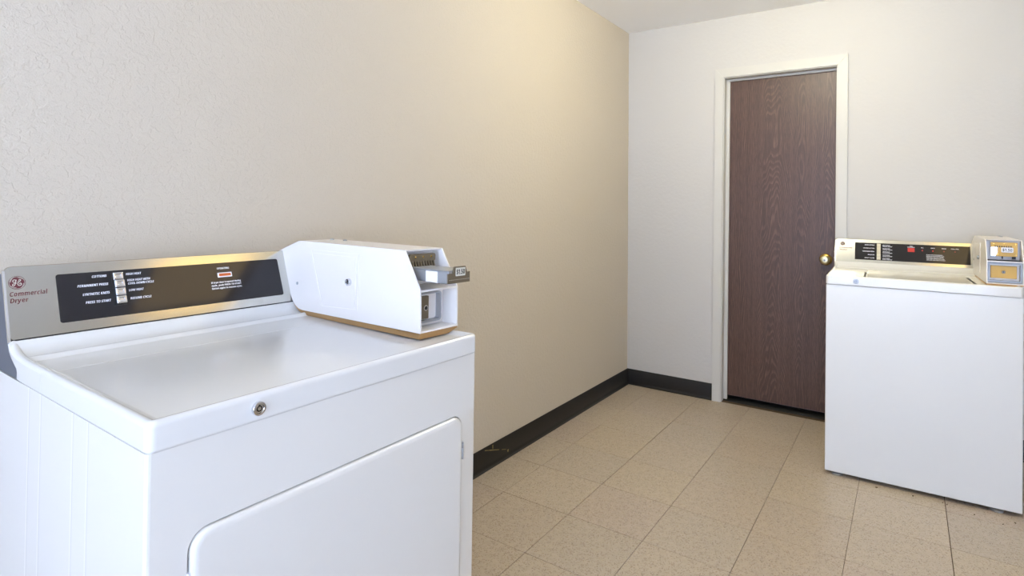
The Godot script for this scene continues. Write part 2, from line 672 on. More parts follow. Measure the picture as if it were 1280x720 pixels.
func tile_mesh(w: float, d: float, vr: int) -> ArrayMesh:
	var st := mb()
	var b := 0.0006
	var hx := w * 0.5
	var hz := d * 0.5
	var rot := PI / 2.0 * (vr % 4)
	var off := Vector2(0.13, 0.37) * vr
	var uvf := func(p: Vector3) -> Vector2: return (Vector2(p.x, p.z) / TILE).rotated(rot) + off
	var top := [Vector3(-hx + b, 0, -hz + b), Vector3(hx - b, 0, -hz + b), Vector3(hx - b, 0, hz - b), Vector3(-hx + b, 0, hz - b)]
	var rim := [Vector3(-hx, -b, -hz), Vector3(hx, -b, -hz), Vector3(hx, -b, hz), Vector3(-hx, -b, hz)]
	var foot := [Vector3(-hx, -0.003, -hz), Vector3(hx, -0.003, -hz), Vector3(hx, -0.003, hz), Vector3(-hx, -0.003, hz)]
	fquad(st, top[0], top[1], top[2], top[3], Vector3.UP, [uvf.call(top[0]), uvf.call(top[1]), uvf.call(top[2]), uvf.call(top[3])])
	for k in 4:
		var j := (k + 1) % 4
		var out: Vector3 = (rim[k] + rim[j]) * 0.5
		fquad(st, top[k], top[j], rim[j], rim[k], out + Vector3.UP * 0.1, [uvf.call(top[k]), uvf.call(top[j]), uvf.call(rim[j]), uvf.call(rim[k])])
		fquad(st, rim[k], rim[j], foot[j], foot[k], Vector3(out.x, 0, out.z), [uvf.call(rim[k]), uvf.call(rim[j]), uvf.call(foot[j]), uvf.call(foot[k])])
	return st.commit()

func cove_profile() -> PackedVector2Array:
	var p := PackedVector2Array([Vector2(0.0, 0.0), Vector2(0.0, 0.1025), Vector2(0.0022, 0.1025), Vector2(0.0032, 0.1012), Vector2(0.0034, 0.022)])
	for k in 5:
		var a := PI / 2.0 * k / 4.0
		p.append(Vector2(0.0034 + 0.011 * (1.0 - cos(a)), 0.018 - 0.0155 * sin(a)))
	p.append(Vector2(0.0165, 0.0006))
	p.append(Vector2(0.0165, 0.0))
	return p

func make_baseboards() -> void:
	var prof := cove_profile()
	var st := mb()
	prism(st, prof, "z", 0.0, FZ, 0.6)
	var bl := build(st, "baseboard_left", M["vinyl_base"], self)
	tag(bl, "black vinyl cove base along the beige wall", "", "", "structure")
	# scraped spots near the dryer
	st = mb()
	var strokes := [[Vector2(1.6189, 0.0905), Vector2(1.5823, 0.0799), 0.0026], [Vector2(1.5823, 0.0799), Vector2(1.5065, 0.0572), 0.0034], [Vector2(1.558, 0.0966), Vector2(1.5576, 0.0781), 0.0045], [Vector2(1.4850, 0.0500), Vector2(1.4500, 0.0400), 0.0020], [Vector2(1.4337, 0.0338), Vector2(1.4335, 0.0226), 0.0100]]
	for s in strokes:
		var a: Vector2 = s[0]
		var b: Vector2 = s[1]
		var t := (b - a).normalized()
		var n: Vector2 = Vector2(-t.y, t.x) * float(s[2]) * 0.5
		prism(st, PackedVector2Array([a + n, b + n * 0.6, b - n * 0.6, a - n]), "x", 0.0030, 0.0040)
	tag(build(st, "scuff_mark", M["scuff"], bl), "pale scraped streaks", "")
	st = mb()
	var pr := PackedVector2Array()
	for p in prof:
		pr.append(Vector2(p.x, p.y))
	prism(st, pr, "x", 0.0034, 0.5693, 0.6)
	tag(build(st, "baseboard_back", M["vinyl_base"], self), "short black vinyl cove base beside the door trim", "", "", "structure")
	st = mb()
	prism(st, pr, "x", 1.2946, RX, 0.6)
	tag(build(st, "baseboard_right", M["vinyl_base"], self), "black vinyl cove base behind the washer", "", "", "structure")

func make_door() -> void:
	# casing, jamb and stop
	var tr := base("trim_1", Vector3.ZERO)
	tag(tr, "off white painted casing around the brown door", "", "", "structure")
	var ox0 := 0.5693
	var ox1 := 1.2946
	var ix0 := 0.6190
	var ix1 := 1.2440
	var oy := 2.0768
	var iy := 2.0215
	var zf := 0.014
	var zb := 0.0025
	var st := mb()
	# mitred casing boards, each with a rounded front edge
	prism(st, PackedVector2Array([Vector2(ox0, 0), Vector2(ix0, 0), Vector2(ix0, iy), Vector2(ox0, oy)]), "z", zb, zf)
	build(st, "casing_board", M["trim_paint"], tr)
	st = mb()
	prism(st, PackedVector2Array([Vector2(ix1, 0), Vector2(ox1, 0), Vector2(ox1, oy), Vector2(ix1, iy)]), "z", zb, zf)
	build(st, "casing_board", M["trim_paint"], tr)
	st = mb()
	prism(st, PackedVector2Array([Vector2(ix0 + 0.0006, iy), Vector2(ix1 - 0.0006, iy), Vector2(ox1 - 0.0006, oy), Vector2(ox0 + 0.0006, oy)]), "z", zb, zf)
	build(st, "casing_board", M["trim_paint"], tr)
	st = mb()
	prism(st, PackedVector2Array([Vector2(ox0 + 0.003, 0), Vector2(ix0, 0), Vector2(ix0, iy), Vector2(ix1, iy), Vector2(ix1, 0), Vector2(ox1 - 0.003, 0), Vector2(ox1 - 0.003, oy - 0.003), Vector2(ox0 + 0.003, oy - 0.003)]), "z", 0.0, zb)
	build(st, "back_band", M["joint"], tr)
	# jamb, set back 5 mm from the casing's edge
	var jx0 := 0.6245
	var jx1 := 1.2385
	var jy := 2.0165
	st = mb()
	box(st, Vector3(0.600, 0, -0.14), Vector3(jx0, jy, 0.004))
	build(st, "jamb", M["trim_paint"], tr)
	st = mb()
	box(st, Vector3(jx1, 0, -0.14), Vector3(1.264, jy, 0.004))
	build(st, "jamb", M["trim_paint"], tr)
	st = mb()
	box(st, Vector3(0.600, jy, -0.14), Vector3(1.264, 2.046, 0.004))
	build(st, "jamb", M["trim_paint"], tr)
	# stop
	var sx0 := 0.6455
	var sx1 := 1.2325
	var sy := 2.0035
	st = mb()
	rbox(st, Vector3(jx0, 0, -0.062), Vector3(sx0, sy, -0.047), 0.002)
	build(st, "door_stop", M["trim_paint"], tr)
	st = mb()
	rbox(st, Vector3(sx1, 0, -0.062), Vector3(jx1, sy, -0.047), 0.002)
	build(st, "door_stop", M["trim_paint"], tr)
	st = mb()
	rbox(st, Vector3(jx0, sy, -0.062), Vector3(jx1, jy, -0.047), 0.002)
	build(st, "door_stop", M["trim_paint"], tr)
	st = mb()
	prism(st, PackedVector2Array([Vector2(-0.139, 0.0), Vector2(-0.139, 0.010), Vector2(-0.050, 0.010), Vector2(-0.038, 0.001), Vector2(-0.038, 0.0)]), "x", jx0, jx1)
	build(st, "threshold", M["black"], tr)

	# the leaf
	var dr := base("door_1", Vector3(0.63, 0, -0.0625))
	tag(dr, "dark brown wood grain door with round brass knob", "", "", "structure")
	st = mb()
	var w := 0.604
	var y0 := 0.034
	var y1 := 2.012
	var f := [Vector3(0, y0, 0), Vector3(w, y0, 0), Vector3(w, y1, 0), Vector3(0, y1, 0)]
	fquad(st, f[0], f[1], f[2], f[3], Vector3.BACK, [Vector2(0, 1), Vector2(1, 1), Vector2(1, 0), Vector2(0, 0)])
	var bk := Vector3(0, 0, -0.035)
	fquad(st, f[0] + bk, f[1] + bk, f[2] + bk, f[3] + bk, Vector3.FORWARD, [Vector2(0, 1), Vector2(1, 1), Vector2(1, 0), Vector2(0, 0)])
	var outs := [Vector3.DOWN, Vector3.RIGHT, Vector3.UP, Vector3.LEFT]
	for k in 4:
		var j := (k + 1) % 4
		fquad(st, f[k], f[j], f[j] + bk, f[k] + bk, outs[k], [Vector2(0.1, 0.1), Vector2(0.1, 0.9), Vector2(0.12, 0.9), Vector2(0.12, 0.1)])
	build(st, "leaf", M["wood"], dr)
	var kt := Transform3D(Basis.IDENTITY, Vector3(0.555, 0.9165, 0.0))
	st = mb()
	lathe(st, [Vector2(0.034, 0.0), Vector2(0.034, 0.003), Vector2(0.031, 0.007), Vector2(0.022, 0.011), Vector2(0.014, 0.013), Vector2(0.013, 0.026), Vector2(0.0, 0.026)], kt, 28)
	var rose := build(st, "knob_rose", M["brass"], dr)
	st = mb()
	lathe(st, [Vector2(0.011, 0.024), Vector2(0.014, 0.028), Vector2(0.023, 0.034), Vector2(0.0265, 0.042), Vector2(0.026, 0.050), Vector2(0.022, 0.057), Vector2(0.017, 0.060), Vector2(0.009, 0.0605), Vector2(0.0, 0.0605)], kt, 28)
	var knob := build(st, "knob", M["brass_light"], dr)
	st = mb()
	disc(st, 0.0075, 0.0015, kt.translated(Vector3(0, 0, 0.0605)), 16)
	build(st, "keyhole_plug", M["dull_metal"], knob)
	st = mb()
	box(st, kt.origin + Vector3(-0.001, -0.005, 0.0618), kt.origin + Vector3(0.001, 0.003, 0.0623))
	build(st, "keyhole", M["black"], knob)

func make_ceiling_lamp() -> void:
	var c := Vector3(1.16, CH, 1.24)
	var lamp := base("ceiling_lamp", c)
	tag(lamp, "round warm glowing glass ceiling lamp on a brass ring", "lamp")
	var down := Transform3D(Basis(Vector3.RIGHT, PI / 2.0), Vector3.ZERO)
	var st := mb()
	lathe(st, [Vector2(0.0, 0.0), Vector2(0.19, 0.0), Vector2(0.19, 0.022), Vector2(0.18, 0.026), Vector2(0.0, 0.026)], down, 40)
	build(st, "ceiling_ring", M["brass"], lamp)
	var prof := []
	for k in 9:
		var a := PI / 2.0 * k / 8.0
		prof.append(Vector2(0.172 * cos(a), 0.026 + 0.075 * sin(a)))
	st = mb()
	lathe(st, prof, down, 40)
	var gm := mat("lamp_glass", Color(0.95, 0.88, 0.74), 0.4)
	gm.emission_enabled = true
	gm.emission = Color(1.0, 0.93, 0.74)
	gm.emission_energy_multiplier = 4.5
	build(st, "glass_bowl", gm, lamp)
	var l := OmniLight3D.new()
	l.name = "lamp_light"
	lamp.add_child(l)
	l.position = Vector3(0, -0.075, 0)
	l.light_color = Color(1.0, 0.978, 0.86)
	l.light_energy = 1.5
	l.light_size = 0.15
	l.omni_range = 12.0
	l.omni_attenuation = 2.0
	l.shadow_enabled = true

func make_ceiling_panel() -> void:
	# the square fixture whose amber glow both steel consoles mirror
	var p := base("ceiling_panel_light", Vector3(2.16, CH, 1.86))
	tag(p, "square ceiling light with a yellowed amber lens", "lamp")
	var h := 0.30
	var st := mb()
	for e in [[Vector3(-h - 0.02, -0.05, -h - 0.02), Vector3(h + 0.02, 0.0, -h)], [Vector3(-h - 0.02, -0.05, h), Vector3(h + 0.02, 0.0, h + 0.02)], [Vector3(-h - 0.02, -0.05, -h), Vector3(-h, 0.0, h)], [Vector3(h, -0.05, -h), Vector3(h + 0.02, 0.0, h)]]:
		rbox(st, e[0], e[1], 0.003)
	build(st, "frame", M["white_plastic"], p)
	st = mb()
	box(st, Vector3(-h, -0.044, -h), Vector3(h, -0.038, h))
	var gm := mat("amber_lens", Color(0.75, 0.62, 0.38), 0.4)
	gm.emission_enabled = true
	gm.emission = Color(1.0, 0.84, 0.52)
	gm.emission_energy_multiplier = 0.6
	build(st, "lens", gm, p)
	var l := AreaLight3D.new()
	l.name = "panel_light"
	p.add_child(l)
	l.position = Vector3(0, -0.052, 0)
	l.rotation.x = -PI / 2.0
	l.area_size = Vector2(0.58, 0.58)
	l.light_color = Color(1.0, 0.86, 0.58)
	l.light_energy = 0.22
	l.area_range = 12.0
	l.area_attenuation = 2.0
	l.shadow_enabled = true

# ------------------------------------------------------------------ the two machines
const W := 0.686
const LID_B := 0.8665
const LID_T := 0.9063

func make_cabinet(root: Node3D, y0: float, depth: float, has_door: bool) -> void:
	var st := mb()
	var top := 0.8635
	var hx0 := 0.0545
	var hx1 := 0.6395
	var hy0 := 0.21
	var hy1 := 0.7385
	if not has_door:
		rbox(st, Vector3(0, y0, -depth), Vector3(W, top, 0), 0.004, 2)
		build(st, "cabinet", M["washer_enamel"], root)
		return
	# left side panel with faint vertical creases, drawn as a prism in plan
	var plan := PackedVector2Array()
	var r := 0.006
	for k in 4:
		var a := PI / 2.0 * k / 3.0
		plan.append(Vector2(W - r + r * sin(a), -r + r * cos(a)))
	plan.append(Vector2(W, -depth))
	plan.append(Vector2(0, -depth))
	for c in [0.46, 0.40, 0.255, 0.195]:
		plan.append(Vector2(0.0, -c - 0.0045))
		plan.append(Vector2(0.0004, -c))
		plan.append(Vector2(0.0, -c + 0.0045))
	for k in 4:
		var a := PI / 2.0 * k / 3.0
		plan.append(Vector2(r - r * cos(a), -r + r * sin(a)))
	# bands below, beside and above the door hole
	var zin := -0.022
	# full body behind the front sheet
	var inner := PackedVector2Array()
	for p in plan:
		inner.append(Vector2(p.x, min(p.y, zin)))
	prism(st, plan, "y", y0, hy0, 0.9996)
	prism(st, plan, "y", hy1, top, 0.9996)
	# between: left and right strips
	var midl := PackedVector2Array([Vector2(hx0, 0.0), Vector2(hx0, zin), Vector2(W - 0.001, zin), Vector2(W - 0.001, -depth), Vector2(0, -depth)])
	for c in [0.46, 0.40, 0.255, 0.195]:
		midl.append(Vector2(0.0, -c - 0.0045))
		midl.append(Vector2(0.0004, -c))
		midl.append(Vector2(0.0, -c + 0.0045))
	for k in 4:
		var a := PI / 2.0 * k / 3.0
		midl.append(Vector2(r - r * cos(a), -r + r * sin(a)))
	prism(st, midl, "y", hy0, hy1, 0.9996)
	var midr := PackedVector2Array()
	for k in 4:
		var a := PI / 2.0 * k / 3.0
		midr.append(Vector2(W - r + r * sin(a), -r + r * cos(a)))
	midr.append(Vector2(W, -depth))
	midr.append(Vector2(W - 0.001, -depth))
	midr.append(Vector2(W - 0.001, zin))
	midr.append(Vector2(hx1, zin))
	midr.append(Vector2(hx1, 0))
	prism(st, midr, "y", hy0, hy1, 0.9)
	# round the hole's four corners
	var R := 0.030
	for cx in [0, 1]:
		for cy in [0, 1]:
			var px := hx0 if cx == 0 else hx1
			var py := hy0 if cy == 0 else hy1
			var dx := 1.0 if cx == 0 else -1.0
			var dy := 1.0 if cy == 0 else -1.0
			var pg := PackedVector2Array([Vector2(px, py)])
			for k in 7:
				var a := PI / 2.0 * k / 6.0
				pg.append(Vector2(px + dx * R * (1.0 - sin(a)), py + dy * R * (1.0 - cos(a))))
			prism(st, pg, "z", zin, 0.0, 0.7)
	build(st, "cabinet", M["enamel"], root)
	# the door
	st = mb()
	var g := 0.0034
	rslab(st, hx0 + g, hy0 + g, hx1 - g * 0.9, hy1 - g * 0.7, 0.027, [[0.0, -0.020], [0.0, 0.0], [0.0008, 0.0032], [0.0028, 0.0058], [0.006, 0.0072], [0.010, 0.0076]], Transform3D.IDENTITY, 8)
	var door := build(st, "door", M["enamel"], root)
	# finger latch at the left edge
	st = mb()
	rbox(st, Vector3(hx0 - 0.001, 0.668, -0.006), Vector3(hx0 + 0.004, 0.682, 0.0035), 0.0012)
	build(st, "latch", M["white_plastic"], door)
	for hy in [0.657, 0.352]:
		st = mb()
		rbox(st, Vector3(hx1 - 0.0042, hy - 0.019, -0.002), Vector3(hx1 + 0.0030, hy + 0.019, 0.0040), 0.001)
		for k in 3:
			lathe(st, [Vector2(0.0022, -0.018 + 0.0122 * k), Vector2(0.0026, -0.0175 + 0.0122 * k), Vector2(0.0026, -0.0075 + 0.0122 * k), Vector2(0.0022, -0.007 + 0.0122 * k)], Transform3D(Basis(Vector3.RIGHT, -PI / 2.0), Vector3(hx1 - 0.001, hy, 0.0045)), 10)
		build(st, "hinge", M["dull_metal"], door)

func make_feet(root: Node3D, y0: float, depth: float) -> void:
	for fx in [0.050, W - 0.075]:
		for fz in [-0.0245, -depth + 0.06]:
			var st := mb()
			lathe(st, [Vector2(0.0, 0.0), Vector2(0.021, 0.0), Vector2(0.022, 0.004), Vector2(0.018, 0.009), Vector2(0.008, 0.011), Vector2(0.008, y0 + 0.002), Vector2(0.0, y0 + 0.002)], Transform3D(Basis(Vector3.RIGHT, -PI / 2.0), Vector3(fx, 0.0, fz)), 20)
			build(st, "foot", M["dull_metal"], root)

func make_top(root: Node3D, washer: bool) -> Node3D:
	# plan: x 0..W, z +0.003 .. -0.54; the slab's own z is up
	var st := mb()
	var tf := Transform3D(Basis(Vector3(1, 0, 0), Vector3(0, 0, -1), Vector3(0, 1, 0)), Vector3.ZERO)
	var fl := 0.8985
	rslab(st, -0.001, -0.0035, W + 0.001, 0.523, 0.012,
		[[0.004, LID_B - 0.004], [0.0, LID_B], [0.0, LID_B + 0.001], [0.0, LID_T - 0.0090], [0.0, LID_T - 0.0075], [0.0007, LID_T - 0.0042], [0.0024, LID_T - 0.0016], [0.005, LID_T - 0.0002], [0.0075, LID_T], [0.0115, LID_T - 0.0008], [0.0165, fl + 0.0022], [0.021, fl + 0.0004], [0.026, fl]], tf, 6, true, true)
	# rear cove that climbs to the console
	var pf := PackedVector2Array([Vector2(-0.40, fl - 0.004), Vector2(-0.400, fl + 0.0003)])
	var c0 := Vector2(-0.500, fl + 0.0004)
	var c1 := Vector2(-0.540, fl + 0.0006)
	var c2 := Vector2(-0.560, fl + 0.0075)
	var c3 := Vector2(-0.5735, 0.9270)
	for k in 13:
		pf.append(c0.bezier_interpolate(c1, c2, c3, k / 12.0))
	pf.append(Vector2(-0.5765, 0.9280))
	pf.append(Vector2(-0.5800, 0.9265))
	pf.append(Vector2(-0.5810, 0.9225))
	for q in [Vector2(-0.572, 0.910), Vector2(-0.556, 0.899), Vector2(-0.538, 0.891), Vector2(-0.527, 0.886), Vector2(-0.5235, 0.880), Vector2(-0.523, 0.867)]:
		pf.append(q)
	pf.append(Vector2(-0.40, 0.867))
	prism(st, pf, "x", 0.0, W, 0.5)
	# the rounded rims at both ends swell into the cove
	var path := []
	for k in 17:
		path.append(Vector2(-0.40, LID_T).bezier_interpolate(Vector2(-0.52, LID_T), Vector2(-0.5575, LID_T + 0.0005), Vector2(-0.5755, 0.9288), k / 16.0))
	var cross := [Vector2(-0.0013, -0.0075), Vector2(-0.0003, -0.0042), Vector2(0.0014, -0.0016), Vector2(0.004, -0.0002), Vector2(0.0065, 0.0), Vector2(0.0105, -0.0008), Vector2(0.0145, -0.0050)]
	for e in [0, 1]:
		var rim := PackedVector2Array()
		for q in path:
			rim.append(q - Vector2(0, 0.0075))
		for q in [Vector2(-0.5800, 0.9230), Vector2(-0.572, 0.910), Vector2(-0.556, 0.899), Vector2(-0.538, 0.891), Vector2(-0.527, 0.886), Vector2(-0.5235, 0.880), Vector2(-0.523, 0.867), Vector2(-0.40, 0.867)]:
			rim.append(q)
		if e == 0:
			prism(st, rim, "x", -0.0013, 0.012, 0.5)
		else:
			prism(st, rim, "x", W - 0.012, W + 0.0013, 0.5)
		for k in path.size() - 1:
			for c in cross.size() - 1:
				var P := []
				var N := []
				for kk in [[k, c], [k, c + 1], [k + 1, c + 1], [k + 1, c]]:
					var pp: Vector2 = path[kk[0]]
					var cc: Vector2 = cross[kk[1]]
					var c0_: Vector2 = cross[max(kk[1] - 1, 0)]
					var c1_: Vector2 = cross[min(kk[1] + 1, cross.size() - 1)]
					var tdir := (c1_ - c0_).normalized()
					var p0_: Vector2 = path[max(kk[0] - 1, 0)]
					var p1_: Vector2 = path[min(kk[0] + 1, path.size() - 1)]
					var pd := (p1_ - p0_).normalized()
					var x_: float = cc.x if e == 0 else W - cc.x
					P.append(Vector3(x_, pp.y + cc.y, pp.x))
					var nx: float = -tdir.y if e == 0 else tdir.y
					N.append(Vector3(nx, tdir.x * abs(pd.x), tdir.x * pd.y).normalized())
				quad(st, P, N)
	var top := build(st, "top", M["lid_enamel"], root)
	if washer:
		var hx0 := 0.1495
		var hx1 := 0.5400
		st = mb()
		rslab(st, hx0 + 0.004, 0.026, hx1 - 0.004, 0.392, 0.008, [[0.0, fl - 0.002], [0.0, fl + 0.0035], [0.0012, fl + 0.0050], [0.003, fl + 0.0056]], tf, 4)
		build(st, "lid", M["lid_enamel"], root)
		for hx in [hx0, hx1]:
			st = mb()
			rbox(st, Vector3(hx - 0.0050, fl - 0.001, -0.305 if hx > 0.3 else -0.262), Vector3(hx + 0.0050, fl + 0.0052, -0.030), 0.0006)
			build(st, "lid_seam", M["black"], root)
	# lock in the front edge
	var lx := 0.1536 if not washer else 0.1173
	var lt := Transform3D(Basis.IDENTITY, Vector3(lx, 0.8840, 0.0030))
	st = mb()
	lathe(st, [Vector2(0.0108, 0.0), Vector2(0.0108, 0.0044), Vector2(0.0100, 0.0056), Vector2(0.0070, 0.0060), Vector2(0.0062, 0.0046), Vector2(0.0, 0.0046)], lt, 28)
	var lock := build(st, "lock", M["dull_metal"] if washer else M["chrome"], root)
	st = mb()
	lathe(st, [Vector2(0.0030, 0.0046), Vector2(0.0030, 0.0050), Vector2(0.0046, 0.0050), Vector2(0.0046, 0.0046)], lt, 20)
	rbox(st, lt.origin + Vector3(-0.0009, 0.0040, 0.0046), lt.origin + Vector3(0.0009, 0.0060, 0.0056), 0.0002)
	build(st, "key_ring", M["black"], lock)
	return top

func logo(panel: Node3D, c: Vector2, r: float) -> void:
	var st := mb()
	var z := 0.0003
	# medallion, fine rim line, swirls and the two script letters
	var tf := Transform3D(Basis.IDENTITY, Vector3(c.x, c.y, 0.0))
	lathe(st, [Vector2(r * 0.86, 0.0), Vector2(r * 0.86, z), Vector2(0, z)], tf, 36)
	lathe(st, [Vector2(r, 0.0), Vector2(r, z), Vector2(r * 0.945, z), Vector2(r * 0.945, 0)], tf, 36)
	build(st, "emblem", M["maroon"], panel)
	st = mb()
	var zz := 0.00045
	# swirls on the rim
	for k in 4:
		var a0 := PI / 2.0 * k + 0.35
		var pts := []
		for i in 9:
			var t := i / 8.0
			var a := a0 + t * 1.05
			var rad: float = r * (0.93 - 0.16 * sin(t * PI * 0.5))
			pts.append(c + Vector2(cos(a), sin(a)) * rad)
		ribbon(st, pts, r * 0.055, zz)
	# letter g: upper curl, stem and lower loop
	var g := [Vector2(-0.08, 0.30), Vector2(-0.20, 0.42), Vector2(-0.36, 0.42), Vector2(-0.46, 0.30), Vector2(-0.44, 0.14), Vector2(-0.32, 0.06), Vector2(-0.18, 0.12), Vector2(-0.10, 0.28), Vector2(-0.08, 0.42), Vector2(-0.14, 0.10), Vector2(-0.22, -0.20), Vector2(-0.32, -0.40), Vector2(-0.46, -0.44), Vector2(-0.54, -0.32), Vector2(-0.46, -0.18), Vector2(-0.28, -0.10), Vector2(-0.06, -0.06)]
	var e := [Vector2(0.18, 0.30), Vector2(0.30, 0.44), Vector2(0.42, 0.38), Vector2(0.36, 0.22), Vector2(0.20, 0.10), Vector2(0.14, 0.16), Vector2(0.10, -0.02), Vector2(0.06, -0.22), Vector2(0.12, -0.40), Vector2(0.28, -0.44), Vector2(0.42, -0.36), Vector2(0.48, -0.20), Vector2(0.40, -0.08), Vector2(0.28, -0.12), Vector2(0.28, -0.24)]
	for letter in [g, e]:
		var pts := []
		for p in letter:
			pts.append(c + p * r * 1.05)
		ribbon(st, pts, r * 0.095, zz)
	build(st, "emblem_script", M["print_cream"], panel)

func make_console(root: Node3D, washer: bool) -> void:
	var down := 0.0085 if washer else 0.0
	var org := Vector3(0.0, 0.926 - down, -0.575)
	var lean := atan2(0.053, 0.140)
	var plen := 0.1395 if washer else 0.1490
	var tf := Transform3D(Basis(Vector3.RIGHT, -lean), org)
	# housing behind the plate
	var st := mb()
	var tp := tf * Vector3(0, plen - 0.003, -0.004)
	var bt := tf * Vector3(0, 0.0, -0.004)
	var pf := PackedVector2Array([Vector2(bt.z, bt.y), Vector2(tp.z, tp.y), Vector2(tp.z - 0.012, tp.y + 0.001), Vector2(-0.685, tp.y - 0.030), Vector2(-0.685, 0.866), Vector2(-0.5245, 0.866), Vector2(-0.5245, 0.880), Vector2(-0.540, 0.8895), Vector2(-0.558, 0.898), Vector2(-0.574, 0.909), Vector2(-0.583, 0.9205 - down)])
	prism(st, pf, "x", 0.0102, W - 0.0102, 0.8)
	build(st, "console_housing", M["enamel"], root)
	for e in [[0.0005, 0.010], [W - 0.010, W - 0.0005]]:
		st = mb()
		var pe := PackedVector2Array(pf)
		var low := tf * Vector3(0, plen - 0.014, -0.004)
		pe[1] = Vector2(low.z, low.y)
		pe[2] = Vector2(low.z - 0.012, low.y + 0.001)
		prism(st, pe, "x", e[0], e[1], 0.8)
		build(st, "end_cap", M["dark_plastic"], root)
	# steel face plate, front face at the plate's own z = 0
	st = mb()
	rslab(st, 0.0, 0.0, W, plen, 0.012, [[0.0, -0.007], [0.0, -0.0028], [0.0007, -0.0009], [0.0020, 0.0]], Transform3D.IDENTITY, 6)
	var panel := build(st, "control_panel", M["steel"], root)
	panel.transform = tf
	st = mb()
	prism(st, PackedVector2Array([Vector2(-0.006, 0.0), Vector2(-0.006, plen - 0.004), Vector2(-0.001, plen - 0.007), Vector2(0.0008, plen - 0.011), Vector2(0.0008, 0.0)]), "x", -0.0016, 0.0020)
	build(st, "edge_strip", M["edge_steel"], panel)
	st = mb()
	box(st, Vector3(0.003, -0.0006, -0.004), Vector3(W - 0.003, 0.0042, 0.0006))
	build(st, "seam", M["black"], panel)
	# black glossy inlay
	var b0 := 0.0815
	var b1 := 0.5795
	var s0 := 0.0245
	var s1 := 0.1255
	if washer:
		b0 = 0.092
		b1 = 0.580
		s0 = 0.0260
		s1 = 0.1205
	st = mb()
	rslab(st, b0, s0, b1, s1, 0.005 if not washer else 0.002, [[0.0, -0.001], [0.0, 0.0005], [0.0004, 0.0009]], Transform3D.IDENTITY, 4)
	build(st, "inlay", M["black_glass"], panel)
	var z := 0.0009
	var pw: Material = M["print_white"]
	if not washer:
		logo(panel, Vector2(0.0195, 0.1150), 0.0134)
		text(panel, "Commercial", Vector3(0.0068, 0.0925, 0.0), 0.0086, M["maroon"], 0, 0.0585, 0.16)
		text(panel, "Dryer", Vector3(0.0070, 0.0795, 0.0), 0.0086, M["maroon"], 0, 0.0272, 0.16)
		text(panel, "COTTONS", Vector3(0.1710, 0.1150, z), 0.0050, pw, 2, 0.0270, 0.18)
		text(panel, "PERMANENT PRESS", Vector3(0.1722, 0.0967, z), 0.0050, pw, 2, 0.0555, 0.18)
		text(panel, "SYNTHETIC KNITS", Vector3(0.1730, 0.0777, z), 0.0050, pw, 2, 0.0490, 0.18)
		text(panel, "PRESS TO START", Vector3(0.1735, 0.0603, z), 0.0050, pw, 2, 0.0455, 0.18)
		text(panel, "HIGH HEAT", Vector3(0.2088, 0.1150, z), 0.0048, pw, 0, 0.0300, 0.18)
		text(panel, "HIGH HEAT WITH", Vector3(0.2098, 0.1008, z), 0.0048, pw, 0, 0.0460, 0.18)
		text(panel, "COOL DOWN CYCLE", Vector3(0.2103, 0.0933, z), 0.0048, pw, 0, 0.0525, 0.18)
		text(panel, "LOW HEAT", Vector3(0.2105, 0.0782, z), 0.0048, pw, 0, 0.0292, 0.18)
		text(panel, "RESUME CYCLE", Vector3(0.2115, 0.0595, z), 0.0048, pw, 0, 0.0420, 0.18)
		text(panel, "OPERATING", Vector3(0.4262, 0.1110, z), 0.0046, pw, 1, 0.0310, 0.0)
		text(panel, "If dryer door is opened during", Vector3(0.3912, 0.0757, z), 0.0042, pw, 0, 0.0755, 0.0)
		text(panel, "cycle, push PRESS TO START", Vector3(0.3912, 0.0683, z), 0.0042, pw, 0, 0.0755, 0.0)
		text(panel, "button again to resume cycle.", Vector3(0.3912, 0.0609, z), 0.0042, pw, 0, 0.0770, 0.0)
		# button well and four keys
		st = mb()
		rslab(st, 0.1795, 0.0470, 0.2035, 0.1215, 0.0008, [[0.0, 0.0], [0.0, 0.0014], [0.0003, 0.0015]], Transform3D.IDENTITY, 2)
		build(st, "button_well", M["black"], panel)
		for k in 4:
			var yy := 0.1125 - 0.0180 * k
			var up := 0.0030 if k == 0 else 0.0070
			st = mb()
			rslab(st, 0.1830, yy - 0.0083, 0.2030, yy + 0.0083, 0.0010, [[0.0, 0.001], [0.0, up - 0.0015], [0.0012, up - 0.0004], [0.0035, up], [0.0050, up - 0.0008], [0.0062, up - 0.0012]], Transform3D.IDENTITY, 3)
			build(st, "push_button", M["chrome"], panel)
		# operating lamp
		st = mb()
		rslab(st, 0.4100, 0.0880, 0.4464, 0.1000, 0.0008, [[0.0, 0.0], [0.0, 0.0014], [0.0004, 0.0018], [0.0030, 0.0018]], Transform3D.IDENTITY, 2)
		build(st, "lamp_bezel", M["print_white"], panel)
		st = mb()
		rslab(st, 0.4130, 0.0906, 0.4434, 0.0974, 0.0006, [[0.0, 0.001], [0.0, 0.0022], [0.0006, 0.0027]], Transform3D.IDENTITY, 2)
		build(st, "indicator_lens", M["amber"], panel)
	else:
		logo(panel, Vector2(0.0335, 0.1110), 0.0120)
		text(panel, "Commercial", Vector3(0.0200, 0.0885, 0.0), 0.0070, M["maroon"], 0, 0.0585, 0.16)
		text(panel, "Washer", Vector3(0.0200, 0.0775, 0.0), 0.0070, M["maroon"], 0, 0.0360, 0.16)
		var left := ["WHITE COTTONS", "COLORED COTTONS", "PERMANENT PRESS", "DELICATES", "BRIGHT COLORS"]
		var lw := [0.0435, 0.0500, 0.0535, 0.0290, 0.0430]
		var right := [["HOT WASH", "WARM RINSE"], ["WARM WASH", "WARM RINSE"], ["WARM WASH", "COLD RINSE"], ["COLD WASH", "COLD RINSE"], ["COLD WASH", "COLD RINSE"]]
